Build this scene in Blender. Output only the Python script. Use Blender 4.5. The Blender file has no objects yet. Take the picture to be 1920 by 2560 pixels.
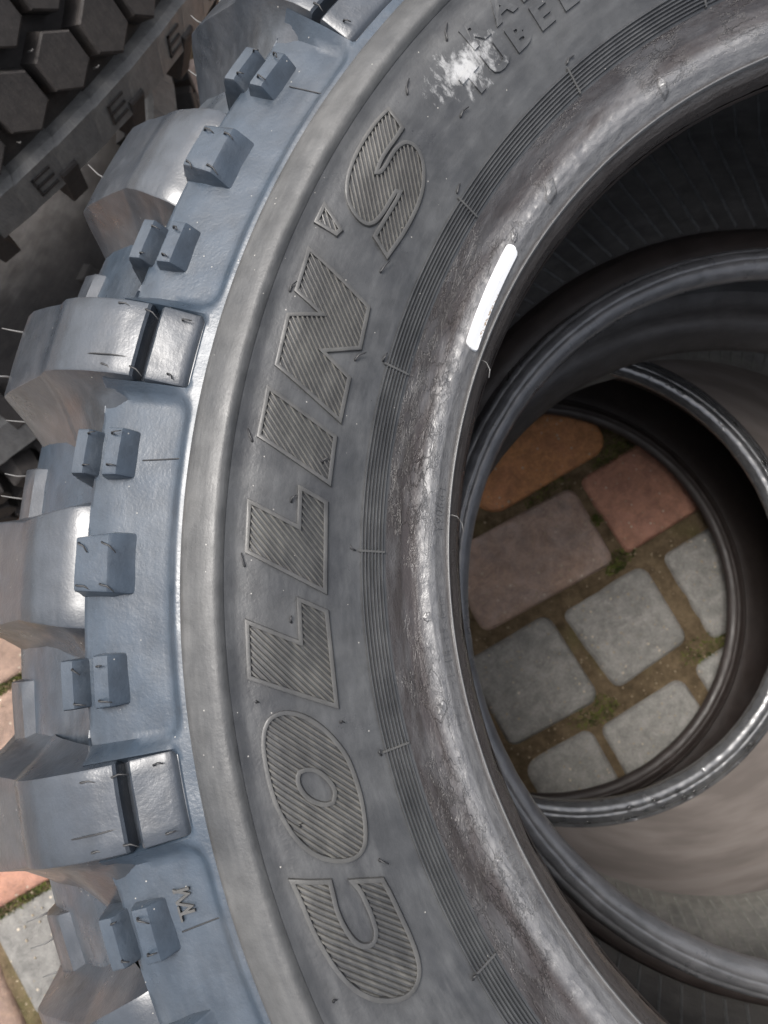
import bpy, bmesh, math, random
from math import sin, cos, pi, radians, hypot, atan2, sqrt
from mathutils import Vector, Matrix, noise
random.seed(7)
C = bpy.context.scene.collection
sc = bpy.context.scene
G = 0.58                      # height of the reference plane (top tyre's sidewall) above the pavement

# ---------------------------------------------------------------- camera
cd = bpy.data.cameras.new('camera'); cam = bpy.data.objects.new('camera', cd); C.objects.link(cam)
rx = Vector((0.999887, -0.013008, 0.007530)); ry = Vector((-0.011651, -0.987293, -0.158481)); rz = Vector((0.009496, 0.158376, -0.987333))
m = Matrix((( rx.x, -ry.x, -rz.x, -0.22750), (rx.y, -ry.y, -rz.y, -0.02020), (rx.z, -ry.z, -rz.z, 0.21100 + G), (0, 0, 0, 1)))
cam.matrix_world = m
cd.sensor_fit = 'VERTICAL'; cd.sensor_height = 36.0; cd.lens = 36.0 * 1819.83 / 2560
cd.clip_start = 0.01; cd.clip_end = 100
cd.dof.use_dof = True; cd.dof.focus_distance = 0.225; cd.dof.aperture_fstop = 24
sc.camera = cam

# ---------------------------------------------------------------- world, sun, exposure
SUN = Vector((-0.38, 0.24, 0.95)).normalized()
w = bpy.data.worlds.new('World'); sc.world = w; w.use_nodes = True
nt = w.node_tree; bg = nt.nodes['Background']
sky = nt.nodes.new('ShaderNodeTexSky'); sky.sky_type = 'NISHITA'; sky.sun_disc = False
sky.sun_elevation = math.asin(SUN.z); sky.sun_rotation = atan2(SUN.x, SUN.y)
sky.air_density = 1.0; sky.dust_density = 6.0; sky.ozone_density = 1.0
hs = nt.nodes.new('ShaderNodeHueSaturation'); hs.inputs['Saturation'].default_value = 0.42
nt.links.new(sky.outputs[0], hs.inputs['Color']); nt.links.new(hs.outputs[0], bg.inputs[0])
bg.inputs[1].default_value = 0.15
sd = bpy.data.lights.new('sun', 'SUN'); so = bpy.data.objects.new('sun', sd); C.objects.link(so)
sd.energy = 1.5; sd.angle = radians(22); sd.color = (1.0, 0.97, 0.93)
so.rotation_euler = SUN.to_track_quat('Z', 'Y').to_euler(); so.location = (2, 1, 3)
sc.view_settings.view_transform = 'Standard'; sc.view_settings.look = 'None'
sc.view_settings.exposure = 1.0; sc.view_settings.gamma = 1
sc.view_settings.use_curve_mapping = False

# ---------------------------------------------------------------- helpers
def link(o, parent=None):
    C.objects.link(o)
    if parent: o.parent = parent
    return o
def part(name, mesh, mat, parent, label=None, kind=None, smooth=None):
    if mat and not mesh.materials: mesh.materials.append(mat)
    mesh.name = name
    o = link(bpy.data.objects.new(name, mesh), parent)
    if label: o['label'] = label
    if kind: o['kind'] = kind
    return o
def thing(name, label, cat, loc, group=None, rot=(0, 0, 0)):
    o = bpy.data.objects.new(name, None); C.objects.link(o); o.empty_display_size = .1
    o.location = loc; o.rotation_euler = rot; o['label'] = label; o['category'] = cat
    if group: o['group'] = group
    return o
def mesh_of(vs, fs, smooth=True, sharp=None):
    me = bpy.data.meshes.new('m'); me.from_pydata(vs, [], fs); me.update()
    if smooth: me.polygons.foreach_set('use_smooth', [True] * len(me.polygons))
    if sharp: me.set_sharp_from_angle(angle=radians(sharp))
    return me
def lerp(x, xs, ys):
    if x <= xs[0]: return ys[0]
    for i in range(1, len(xs)):
        if x <= xs[i]:
            t = (x - xs[i-1]) / (xs[i] - xs[i-1]); return ys[i-1] + t * (ys[i] - ys[i-1])
    return ys[-1]
def smooth(a, b, x):
    t = max(0., min(1., (x - a) / (b - a))); return t * t * (3 - 2 * t)
def revolve(prof, n=256, disp=None, t0=0., t1=2*pi, skew=None, sharp=None):
    """prof: list of (r, z). Faces look to the left of the direction of travel seen with r to the right and z up."""
    full = abs(t1 - t0 - 2*pi) < 1e-6; k = len(prof); cols = n if full else n + 1
    vs = []; fs = []
    for j in range(cols):
        a = t0 + (t1 - t0) * j / n; ca, sa = cos(a), sin(a)
        for i, (r, z) in enumerate(prof):
            if disp: r, z = disp(i, r, z, a)
            x, y = r * ca, r * sa
            if skew: x, y = skew(x, y, r, z)[:2]
            vs.append((x, y, z))
    for j in range(n):
        j2 = (j + 1) % cols
        for i in range(k - 1):
            fs.append((j*k+i, j2*k+i, j2*k+i+1, j*k+i+1))
    return mesh_of(vs, fs, True, sharp)
def tube(pts, rad, n=6, cap=True):
    vs = []; fs = []; pts = [Vector(p) for p in pts]
    for i, p in enumerate(pts):
        d = (pts[min(i+1, len(pts)-1)] - pts[max(i-1, 0)]).normalized()
        u = d.orthogonal().normalized(); v = d.cross(u)
        rr = rad[i] if isinstance(rad, (list, tuple)) else rad
        for q in range(n):
            a = 2*pi*q/n; vs.append(p + (u*cos(a) + v*sin(a))*rr)
    for i in range(len(pts)-1):
        for q in range(n):
            fs.append((i*n+q, i*n+(q+1) % n, (i+1)*n+(q+1) % n, (i+1)*n+q))
    if cap: fs.append(tuple(range(n))[::-1]); fs.append(tuple(range((len(pts)-1)*n, len(pts)*n)))
    return mesh_of(vs, fs)

# ---------------------------------------------------------------- materials
def mat(name, base, rough=.5, spec=.5, build=None):
    m = bpy.data.materials.new(name); m.use_nodes = True
    n = m.node_tree.nodes; l = m.node_tree.links; b = n['Principled BSDF']
    b.inputs['Base Color'].default_value = (*base, 1); b.inputs['Roughness'].default_value = rough
    b.inputs['Specular IOR Level'].default_value = spec
    if build: build(n, l, b)
    return m
def nz(n, l, co, scale, detail=4, rough=.55, dist=0., kind='Fac'):
    t = n.new('ShaderNodeTexNoise'); t.inputs['Scale'].default_value = scale; t.inputs['Detail'].default_value = detail
    t.inputs['Roughness'].default_value = rough; t.inputs['Distortion'].default_value = dist
    if co: l.new(co, t.inputs['Vector'])
    return t.outputs[kind]
def ramp(n, l, src, stops):
    r = n.new('ShaderNodeValToRGB'); e = r.color_ramp.elements
    while len(e) < len(stops): e.new(.5)
    for q, (p, c) in zip(e, stops):
        q.position = p; q.color = (c, c, c, 1) if not isinstance(c, tuple) else (*c, 1)
    l.new(src, r.inputs[0]); return r.outputs[0]
def mix(n, l, fac, a, b):
    x = n.new('ShaderNodeMix'); x.data_type = 'RGBA'
    if isinstance(fac, float): x.inputs[0].default_value = fac
    else: l.new(fac, x.inputs[0])
    for s, v in ((6, a), (7, b)):
        if isinstance(v, tuple): x.inputs[s].default_value = (*v, 1)
        else: l.new(v, x.inputs[s])
    return x.outputs[2]
def math_(n, l, op, a, b=None, clamp=False):
    x = n.new('ShaderNodeMath'); x.operation = op; x.use_clamp = clamp
    for s, v in ((0, a), (1, b)):
        if v is None: continue
        if isinstance(v, (int, float)): x.inputs[s].default_value = v
        else: l.new(v, x.inputs[s])
    return x.outputs[0]
def bump(n, l, b, h, strength, dist):
    x = n.new('ShaderNodeBump'); x.inputs['Strength'].default_value = strength; x.inputs['Distance'].default_value = dist
    l.new(h, x.inputs['Height']); l.new(x.outputs[0], b.inputs['Normal']); return x
def polar(n, l, co, ks=1.0):
    """(r, theta*ks, z) of object coordinates, so noise can run round the tyre"""
    s = n.new('ShaderNodeSeparateXYZ'); l.new(co, s.inputs[0])
    r = math_(n, l, 'SQRT', math_(n, l, 'ADD', math_(n, l, 'MULTIPLY', s.outputs[0], s.outputs[0]), math_(n, l, 'MULTIPLY', s.outputs[1], s.outputs[1])))
    th = math_(n, l, 'ARCTAN2', s.outputs[1], math_(n, l, 'MULTIPLY', s.outputs[0], -1.0))
    c = n.new('ShaderNodeCombineXYZ'); l.new(r, c.inputs[0]); l.new(math_(n, l, 'MULTIPLY', th, ks), c.inputs[1]); l.new(s.outputs[2], c.inputs[2])
    return r, th, c.outputs[0]

def rubber(name, base, dust, tint=None, rough=.42, dustamt=.5, streak=.0, grain=1.0, specks=True, wet=False):
    def build(n, l, b):
        tc = n.new('ShaderNodeTexCoord').outputs['Object']
        r, th, pc = polar(n, l, tc, .05)
        big = nz(n, l, tc, 28, 5, .6, .4)
        med = nz(n, l, tc, 130, 5, .6)
        fine = nz(n, l, tc, 900, 3, .6)
        circ = nz(n, l, pc, 260, 4, .6)
        col = mix(n, l, math_(n, l, 'MULTIPLY', ramp(n, l, big, [(.38, 0.), (.66, 1.)]), dustamt), base, dust)
        col = mix(n, l, math_(n, l, 'MULTIPLY', ramp(n, l, circ, [(.45, 0.), (.7, 1.)]), dustamt*.6), col, tuple(min(1, c*1.35) for c in dust))
        if tint:
            t2 = nz(n, l, tc, 17, 3, .5)
            col = mix(n, l, ramp(n, l, t2, [(.30, .15), (.6, 1.)]), col, tint)
        dk = ramp(n, l, med, [(.3, .72), (.6, 1.)])
        mm = n.new('ShaderNodeMix'); mm.data_type = 'RGBA'; mm.blend_type = 'MULTIPLY'; mm.inputs[0].default_value = 1
        l.new(col, mm.inputs[6]); l.new(dk, mm.inputs[7]); col = mm.outputs[2]
        if specks:                                   # grit and pale dust flecks lying on the rubber
            v = n.new('ShaderNodeTexVoronoi'); v.inputs['Scale'].default_value = 330; l.new(tc, v.inputs['Vector']); v.inputs['Randomness'].default_value = 1
            d = math_(n, l, 'LESS_THAN', v.outputs['Distance'], .075)
            sel = n.new('ShaderNodeSeparateColor'); l.new(v.outputs['Color'], sel.inputs[0])
            d = math_(n, l, 'MULTIPLY', d, math_(n, l, 'GREATER_THAN', sel.outputs[0], .86))
            col = mix(n, l, d, col, (.26, .25, .23))
        l.new(col, b.inputs['Base Color'])
        rr = ramp(n, l, nz(n, l, tc, 45, 5, .65), [(.3, rough - .13), (.7, rough + .16)])
        if wet: rr = ramp(n, l, nz(n, l, tc, 45, 5, .65), [(.4, .08), (.7, .3)])
        l.new(rr, b.inputs['Roughness'])
        h = math_(n, l, 'ADD', math_(n, l, 'MULTIPLY', fine, .35), math_(n, l, 'MULTIPLY', med, .9))
        if streak: h = math_(n, l, 'ADD', h, math_(n, l, 'MULTIPLY', circ, streak))
        bump(n, l, b, h, .55*grain, .0006)
    return mat(name, base, rough, .5, build)

M = {}
def coat(m, w, r):
    b = m.node_tree.nodes['Principled BSDF']; b.inputs['Coat Weight'].default_value = w; b.inputs['Coat Roughness'].default_value = r
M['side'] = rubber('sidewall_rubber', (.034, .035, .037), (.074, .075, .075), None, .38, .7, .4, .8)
M['rib'] = rubber('rib_rubber', (.044, .045, .046), (.092, .091, .088), None, .48, .6, .6, .8)
M['tread'] = rubber('blue_black_rubber', (.016, .022, .030), (.090, .096, .104), (.032, .046, .064), .34, .75, .1, .9)
M['tread_lug'] = rubber('lug_rubber', (.020, .023, .027), (.085, .087, .092), (.028, .035, .045), .34, .65, .1, .9)
coat(M['tread'], .28, .28); coat(M['tread_lug'], .60, .25)
M['letter'] = rubber('letter_rubber', (.048, .048, .048), (.085, .082, .074), None, .46, .5, 0, .6, False)
M['hatch'] = rubber('hatch_rubber', (.044, .043, .041), (.095, .090, .078), None, .42, .8, 0, .5, False)
M['hair'] = mat('vent_hair_rubber', (.018, .018, .019), .5)
M['hair_pale'] = mat('pale_vent_hair', (.09, .088, .085), .5)
def painted_glare(m):  # bright sky glare on the sidewall, painted as a pale patch in its colour
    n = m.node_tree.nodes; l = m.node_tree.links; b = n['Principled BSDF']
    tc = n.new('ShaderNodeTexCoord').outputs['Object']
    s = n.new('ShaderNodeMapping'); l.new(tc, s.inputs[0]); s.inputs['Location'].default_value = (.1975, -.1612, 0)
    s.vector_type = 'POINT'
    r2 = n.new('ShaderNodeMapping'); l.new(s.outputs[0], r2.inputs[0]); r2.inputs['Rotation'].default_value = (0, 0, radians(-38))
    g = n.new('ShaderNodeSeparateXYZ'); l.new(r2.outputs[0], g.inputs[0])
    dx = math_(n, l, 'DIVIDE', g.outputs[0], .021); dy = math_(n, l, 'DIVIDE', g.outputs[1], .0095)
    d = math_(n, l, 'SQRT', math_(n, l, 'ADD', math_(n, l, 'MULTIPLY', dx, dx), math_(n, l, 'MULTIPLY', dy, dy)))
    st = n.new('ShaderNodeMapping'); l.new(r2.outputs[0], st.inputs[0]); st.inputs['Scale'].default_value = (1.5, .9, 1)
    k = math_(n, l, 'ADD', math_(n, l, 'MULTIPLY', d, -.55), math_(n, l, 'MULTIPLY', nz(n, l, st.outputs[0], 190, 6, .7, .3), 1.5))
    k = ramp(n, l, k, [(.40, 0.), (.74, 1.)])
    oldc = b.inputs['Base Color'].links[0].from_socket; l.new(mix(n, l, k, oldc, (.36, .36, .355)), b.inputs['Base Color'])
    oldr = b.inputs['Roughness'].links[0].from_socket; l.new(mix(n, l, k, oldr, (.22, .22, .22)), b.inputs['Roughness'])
painted_glare(M['side'])
def bead_build(n, l, b):
    tc = n.new('ShaderNodeTexCoord').outputs['Object']
    r, th, pc = polar(n, l, tc, .07)
    big = nz(n, l, pc, 90, 6, .65, .6); med = nz(n, l, pc, 420, 5, .7, .5); fine = nz(n, l, tc, 1500, 3)
    band = n.new('ShaderNodeMapRange'); l.new(r, band.inputs[0]); band.inputs[1].default_value = .2125; band.inputs[2].default_value = .2155
    soil = math_(n, l, 'MULTIPLY', band.outputs[0], ramp(n, l, big, [(.30, .35), (.55, .95)]))
    col = mix(n, l, ramp(n, l, med, [(.35, 0.), (.7, 1.)]), (.075, .075, .078), (.145, .143, .142))
    col = mix(n, l, soil, col, (.024, .018, .016))
    inn = n.new('ShaderNodeMapRange'); l.new(r, inn.inputs[0]); inn.inputs[1].default_value = .2065; inn.inputs[2].default_value = .2035
    col = mix(n, l, math_(n, l, 'MULTIPLY', inn.outputs[0], .8), col, (.026, .020, .017))
    l.new(col, b.inputs['Base Color'])
    l.new(ramp(n, l, nz(n, l, pc, 160, 5, .6), [(.35, .20), (.7, .42)]), b.inputs['Roughness'])
    scab = ramp(n, l, nz(n, l, pc, 240, 6, .7, .8), [(.5, 0.), (.56, 1.)])
    mk = n.new('ShaderNodeMapRange'); l.new(r, mk.inputs[0]); mk.inputs[1].default_value = .2085; mk.inputs[2].default_value = .2125
    patch = ramp(n, l, nz(n, l, tc, 26, 3), [(.46, 0.), (.62, 1.)])
    h = math_(n, l, 'ADD', math_(n, l, 'MULTIPLY', math_(n, l, 'MULTIPLY', math_(n, l, 'MULTIPLY', scab, mk.outputs[0]), patch), .55), math_(n, l, 'ADD', math_(n, l, 'MULTIPLY', med, .5), math_(n, l, 'MULTIPLY', fine, .2)))
    vo = n.new('ShaderNodeTexVoronoi'); vo.feature = 'DISTANCE_TO_EDGE'; vo.inputs['Scale'].default_value = 260; vw = n.new('ShaderNodeVectorMath'); vw.operation = 'ADD'; l.new(pc, vw.inputs[0]); vs_ = n.new('ShaderNodeVectorMath'); vs_.operation = 'SCALE'; vs_.inputs['Scale'].default_value = .006; l.new(nz(n, l, pc, 300, 4, .7, 0., 'Color'), vs_.inputs[0]); l.new(vs_.outputs[0], vw.inputs[1]); l.new(vw.outputs[0], vo.inputs['Vector'])
    cr = ramp(n, l, vo.outputs[0], [(0., 0.), (.05, 1.)]); cr = math_(n, l, 'MULTIPLY', math_(n, l, 'MULTIPLY', math_(n, l, 'SUBTRACT', cr, 1.), mk.outputs[0]), patch)
    h = math_(n, l, 'ADD', h, math_(n, l, 'MULTIPLY', cr, .9))
    bump(n, l, b, h, .8, .0008); b.inputs['Coat Weight'].default_value = .35; b.inputs['Coat Roughness'].default_value = .2
M['bead'] = mat('bead_rubber', (.05, .05, .05), .4, .5, bead_build)
M['sidedark'] = rubber('shaded_side_rubber', (.013, .012, .012), (.022, .021, .02), None, .6, .4, 0, .6, False)  # same rubber as the sidewall, with the shade put into a darker base colour
M['bead2'] = rubber('worn_bead_rubber', (.075, .076, .080), (.12, .12, .124), None, .32, .6, 1.2, .8, False)
M['wetbead'] = rubber('wet_bead_rubber', (.060, .062, .066), (.10, .10, .10), None, .2, .5, 1.0, .8, False, True)
coat(M['bead2'], .5, .22)
M['bead3'] = rubber('shaded_bead_rubber', (.030, .027, .026), (.05, .046, .044), None, .5, .5, 1.0, .8, False)  # bead rubber for the middle tyre's upper bead, shade darkened into its colour
coat(M['wetbead'], 1., .04); M['wetbead'].node_tree.nodes['Principled BSDF'].inputs['Specular IOR Level'].default_value = 1.0
M['liner'] = rubber('liner_rubber', (.028, .026, .025), (.055, .052, .048), None, .5, .6, .5, 1.0, False)
M['linerdark'] = rubber('smooth_liner_rubber', (.024, .018, .016), (.036, .028, .026), None, .5, .5, 0, .6, False)
M['liner2'] = rubber('dusty_liner_rubber', (.11, .105, .094), (.17, .16, .142), None, .42, .6, 1.0, .5, False)
M['liner2rib'] = rubber('dusty_rib_rubber', (.12, .12, .105), (.18, .175, .155), None, .5, .6, .0, .5, False)
M['hex'] = rubber('brown_black_rubber', (.026, .022, .020), (.050, .043, .038), None, .72, .6, 0, 1.0, False)
M['hexside'] = rubber('grey_groove_rubber', (.13, .128, .124), (.20, .195, .18), None, .5, .6, 0, 1.0, False)

# ---------------------------------------------------------------- pavement
def paver_mat(name, base, base2, edge):
    def build(n, l, b):
        tc = n.new('ShaderNodeTexCoord').outputs['Object']
        oi = n.new('ShaderNodeObjectInfo')
        va = n.new('ShaderNodeVectorMath'); va.operation = 'ADD'; l.new(tc, va.inputs[0])
        mu = n.new('ShaderNodeVectorMath'); mu.operation = 'SCALE'; l.new(oi.outputs['Location'], mu.inputs[0]); mu.inputs['Scale'].default_value = 3.1
        l.new(mu.outputs[0], va.inputs[1]); p = va.outputs[0]
        big = nz(n, l, p, 26, 6, .72, .8); gr = nz(n, l, p, 520, 5, .7); md = nz(n, l, p, 80, 5, .65)
        col = mix(n, l, ramp(n, l, big, [(.36, 0.), (.64, 1.)]), base, base2)
        col = mix(n, l, ramp(n, l, gr, [(.42, .38), (.6, 0.)]), col, edge)
        v = n.new('ShaderNodeTexVoronoi'); v.inputs['Scale'].default_value = 150; l.new(p, v.inputs['Vector'])
        s = n.new('ShaderNodeSeparateColor'); l.new(v.outputs['Color'], s.inputs[0])
        d = math_(n, l, 'MULTIPLY', math_(n, l, 'LESS_THAN', v.outputs['Distance'], .2), math_(n, l, 'GREATER_THAN', s.outputs[0], .86))
        col = mix(n, l, d, col, (.42, .36, .28))
        st = ramp(n, l, nz(n, l, p, 55, 6, .75, .4), [(.38, .74), (.62, 1.2)]); m3 = n.new('ShaderNodeMix'); m3.data_type = 'RGBA'; m3.blend_type = 'MULTIPLY'; m3.inputs[0].default_value = 1; l.new(col, m3.inputs[6]); l.new(st, m3.inputs[7]); col = m3.outputs[2]
        l.new(col, b.inputs['Base Color'])
        bump(n, l, b, math_(n, l, 'ADD', gr, md), .8, .0018)
    return mat(name, base, .62, .4, build)
PM = {'slate': paver_mat('slate_grey_concrete', (.155, .150, .138), (.19, .183, .168), (.09, .086, .08)), 'grey': paver_mat('grey_concrete', (.22, .215, .20), (.27, .26, .24), (.105, .10, .094)),
      'pink': paver_mat('rose_concrete', (.33, .165, .115), (.38, .19, .12), (.20, .12, .10)),
      'brown': paver_mat('mauve_concrete', (.30, .235, .205), (.36, .245, .185), (.19, .145, .125)),
      'orange': paver_mat('ochre_concrete', (.55, .26, .105), (.46, .21, .10), (.18, .10, .06)),
      'sand': paver_mat('sandy_concrete', (.27, .18, .13), (.23, .155, .12), (.20, .14, .11))}
A0 = radians(29.6); UX = Vector((cos(A0), sin(A0))); WX = Vector((-sin(A0), cos(A0)))
def joint_build(n, l, b):
    tc = n.new('ShaderNodeTexCoord').outputs['Object']
    c = mix(n, l, ramp(n, l, nz(n, l, tc, 60, 6, .7), [(.35, 0.), (.65, 1.)]), (.075, .054, .030), (.19, .14, .085))
    c = mix(n, l, ramp(n, l, nz(n, l, tc, 9, 4, .6), [(.56, 0.), (.70, .6)]), c, (.085, .09, .028))
    l.new(c, b.inputs['Base Color']); bump(n, l, b, nz(n, l, tc, 350, 5, .75), 1., .004)
gm = mat('joint_soil', (.1, .07, .04), .9, .2, joint_build)
N = 150; S_ = 6.0; vs = []; fs = []
for i in range(N+1):
    for j in range(N+1):
        u = (i/N - .5); v = (j/N - .5); x = S_*u*abs(u)*4 - .2; y = S_*v*abs(v)*4
        vs.append((x*3, y*3, -.007 + .003*noise.noise(Vector((x*60, y*60, 0))))) if hypot(x, y) > 2 else vs.append((x, y, -.007 + .004*noise.noise(Vector((x*60, y*60, 0)))))
for i in range(N):
    for j in range(N):
        a = i*(N+1)+j; fs.append((a, a+N+1, a+N+2, a+1))
ground = part('ground', mesh_of(vs, fs), gm, None, kind='structure')
pav = bpy.data.objects.new('pavement', None); C.objects.link(pav); pav['kind'] = 'structure'

def paver_mesh(w, h, rc, seed):
    """rounded, slightly uneven block, top crowned, centre at origin, top at z = 0"""
    rnd = random.Random(seed); n = 6; ring = []
    for cx, cy, a in ((1, 1, 0), (-1, 1, 90), (-1, -1, 180), (1, -1, 270)):
        rr = rc * rnd.uniform(.6, 1.05); jx, jy = rnd.uniform(-.003, .003), rnd.uniform(-.003, .003)
        for k in range(n):
            t = radians(a + 90*k/(n-1)); ring.append(((w/2 - rr)*cx + rr*cos(t) + jx, (h/2 - rr)*cy + rr*sin(t) + jy))
    K = len(ring); vs = []; fs = []
    for s, z in ((.0, -.045), (.0, -.012), (.0008, -.0065), (.0028, -.0028), (.007, -.0008), (.016, 0)):
        for x, y in ring:
            d = hypot(x, y); k = 1 - s/d; vs.append((x*k, y*k, z + .0006*rnd.uniform(-1, 1)*(z > -.004)))
    for lv in range(5):
        for q in range(K):
            q2 = (q+1) % K; fs.append((lv*K+q, lv*K+q2, (lv+1)*K+q2, (lv+1)*K+q))
    vs.append((0, 0, .0006)); c = len(vs)-1
    for q in range(K): fs.append((5*K+q, 5*K+(q+1) % K, c))
    return mesh_of(vs, fs)
placed = []; pcount = 0; rest = []
def add_paver(u, wv, du, dw, col, seed, rc=.014):
    x, y = UX*u + WX*wv; placed.append((x, y, u, wv, du, dw, col, seed, rc))
H = .091
explicit = [  # u0, u1, w0, w1, colour : blocks seen through the tyres and beside the stack
 (-.040, .116, .140, .205, 'orange', .026), (.142, .235, .140, .225, 'brown', .014),
 (-.108, .052, .033, .123, 'brown', .013), (.070, .169, .031, .123, 'pink', .012), (.190, .280, .033, .123, 'grey', .012),
 (-.146, -.045, -.083, .012, 'grey', .015), (-.021, .075, -.085, .006, 'grey', .014), (.102, .196, -.095, .002, 'grey', .015), (.216, .30, -.09, .0, 'grey', .015),
 (-.144, -.068, -.172, -.107, 'grey', .016), (-.056, .046, -.200, -.117, 'grey', .015), (.066, .165, -.205, -.115, 'grey', .015),
 (-.690, -.603, -.062, .036, 'slate', .012), (-.712, -.618, .050, .135, 'pink', .012), (-.600, -.520, .055, .130, 'brown', .012),
 (-.640, -.545, .155, .236, 'sand', .012), (-.640, -.530, .252, .330, 'sand', .012), (-.80, -.710, -.085, .010, 'sand', .012), (-.80, -.722, .150, .236, 'sand', .012),
 (-.58, -.49, -.062, .036, 'slate', .012), (-.735, -.63, -.17, -.085, 'sand', .012), (-.61, -.51, -.17, -.085, 'slate', .012)]
for i, (u0, u1, w0, w1, cname, rc) in enumerate(explicit):
    add_paver((u0+u1)/2, (w0+w1)/2, u1-u0+.007, w1-w0+.007, cname, i, rc)
rnd = random.Random(3)
def clash(u, wv, du, dw):
    for (u0, u1, w0, w1, _, _) in explicit:
        if u - du/2 < u1 + .006 and u + du/2 > u0 - .006 and wv - dw/2 < w1 + .006 and wv + dw/2 > w0 - .006: return True
    return False
for row in range(-22, 23):
    w0 = .0325 + row*.114; u = -2.4 + rnd.uniform(0, .1)
    while u < 2.4:
        wd = rnd.choice((.085, .095, .10, .155)); c = rnd.choices(('grey', 'pink', 'brown', 'sand', 'orange'), (5, 2, 2, 1, 1))[0]
        if not clash(u + wd/2, w0 + H/2, wd, H): add_paver(u + wd/2, w0 + H/2, wd, H, c, rnd.randint(0, 5))
        u += wd + .018
placed_e = placed[:len(explicit)]; placed_r = sorted(placed[len(explicit):], key=lambda t: hypot(t[0]+.3, t[1]))
cache = {}
def paver_obj(t):
    x, y, u, wv, du, dw, col, seed, rc = t
    key = (round(du, 3), round(dw, 3), seed, col)
    if key not in cache:
        me = paver_mesh(du, dw, rc, seed); me.materials.append(PM[col]); cache[key] = me
    o = link(bpy.data.objects.new('paver', cache[key]), pav)
    o.location = (x, y, rnd.uniform(-.0015, .0015)); o.rotation_euler = (rnd.uniform(-.012, .012), rnd.uniform(-.012, .012), A0 + rnd.uniform(-.03, .03))
for t in placed_e: paver_obj(t)
for t in placed_r[:270]: paver_obj(t)
vs = []; fs = []; mi = []; mats = list(PM)
for t in placed_r[270:]:
    x, y, u, wv, du, dw, col, seed, rc = t; b0 = len(vs)
    for k, z in ((1, -.03), (1, -.006), (.93, 0)):
        for sx, sy in ((1, .8), (.8, 1), (-.8, 1), (-1, .8), (-1, -.8), (-.8, -1), (.8, -1), (1, -.8)):
            p = UX*(u + sx*du/2*k) + WX*(wv + sy*dw/2*k); vs.append((p.x, p.y, z))
    for lv in range(2):
        for q in range(8): fs.append((b0+lv*8+q, b0+lv*8+(q+1) % 8, b0+lv*8+8+(q+1) % 8, b0+lv*8+8+q)); mi.append(mats.index(col))
    fs.append(tuple(b0+16+q for q in range(8))); mi.append(mats.index(col))
me = mesh_of(vs, fs, False)
for k in mats: me.materials.append(PM[k])
me.polygons.foreach_set('material_index', mi)
part('far_pavers', me, None, pav, kind='stuff')
# moss in the joints
def moss_build(n, l, b):
    tc = n.new('ShaderNodeTexCoord').outputs['Object']
    l.new(mix(n, l, ramp(n, l, nz(n, l, tc, 120, 3), [(.4, 0.), (.6, 1.)]), (.035, .052, .012), (.13, .145, .035)), b.inputs['Base Color'])
mm_ = mat('moss', (.1, .13, .03), .9, .2, moss_build)
vs = []; fs = []; rm = random.Random(11)
spots = [(.130, .130, .016), (.128, .142, .014), (.118, .128, .010), (.03, .130, .012), (.057, .075, .006), (.062, .028, .008), (.05, .02, .005), (.085, -.1, .012), (-.05, -.1, .01), (-.055, -.095, .012),
         (-.700, .043, .016), (-.66, .043, .014), (-.63, .046, .012), (-.60, .045, .01), (-.72, .1, .012), (-.72, .04, .016), (-.69, .142, .012), (-.60, .143, .014), (-.57, .244, .014), (-.60, .244, .012), (-.54, .244, .014), (-.52, .22, .01), (-.63, .143, .01)]
for u, wv, r in spots:
    for k in range(220 if u > -.3 else 420):
        a = rm.uniform(0, 2*pi); q = r*2.0*sqrt(rm.random()); p = UX*(u + q*1.3*cos(a)) + WX*(wv + q*.55*sin(a))
        s = rm.uniform(.0006, .0016); hgt = rm.uniform(.001, .0035); b0 = len(vs); ta = rm.uniform(0, pi); z = -.006 + .004*max(0, 1 - q/(r*2)) 
        ex, ey = s*cos(ta), s*sin(ta)
        vs += [(p.x-ex, p.y-ey, z), (p.x+ex, p.y+ey, z), (p.x + rm.uniform(-1, 1)*.002, p.y + rm.uniform(-1, 1)*.002, z+hgt)]; fs.append((b0, b0+1, b0+2))
part('moss', mesh_of(vs, fs, False), mm_, pav, kind='stuff')
vs = []; fs = []                                   # grit, crumbs and little pebbles swept into the joints and over the blocks
for k in range(2600):
    if k % 2: u, wv = rm.uniform(-.15, .25), rm.uniform(-.2, .22)
    else: u, wv = rm.uniform(-.8, -.5), rm.uniform(-.2, .34)
    p = UX*u + WX*wv; s = rm.choice((.0005, .0006, .0008, .0013)); b0 = len(vs); z = .0008
    for dx, dy, dz in ((1, 0, 0), (0, 1, 0), (-1, 0, 0), (0, -1, 0), (0, 0, .8)): vs.append((p.x+dx*s*rm.uniform(.6, 1.3), p.y+dy*s*rm.uniform(.6, 1.3), z+dz*s))
    fs += [(b0, b0+1, b0+4), (b0+1, b0+2, b0+4), (b0+2, b0+3, b0+4), (b0+3, b0, b0+4)]
part('grit', mesh_of(vs, fs, False), mat('grit', (.30, .24, .16), .8), pav, kind='stuff')

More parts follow.
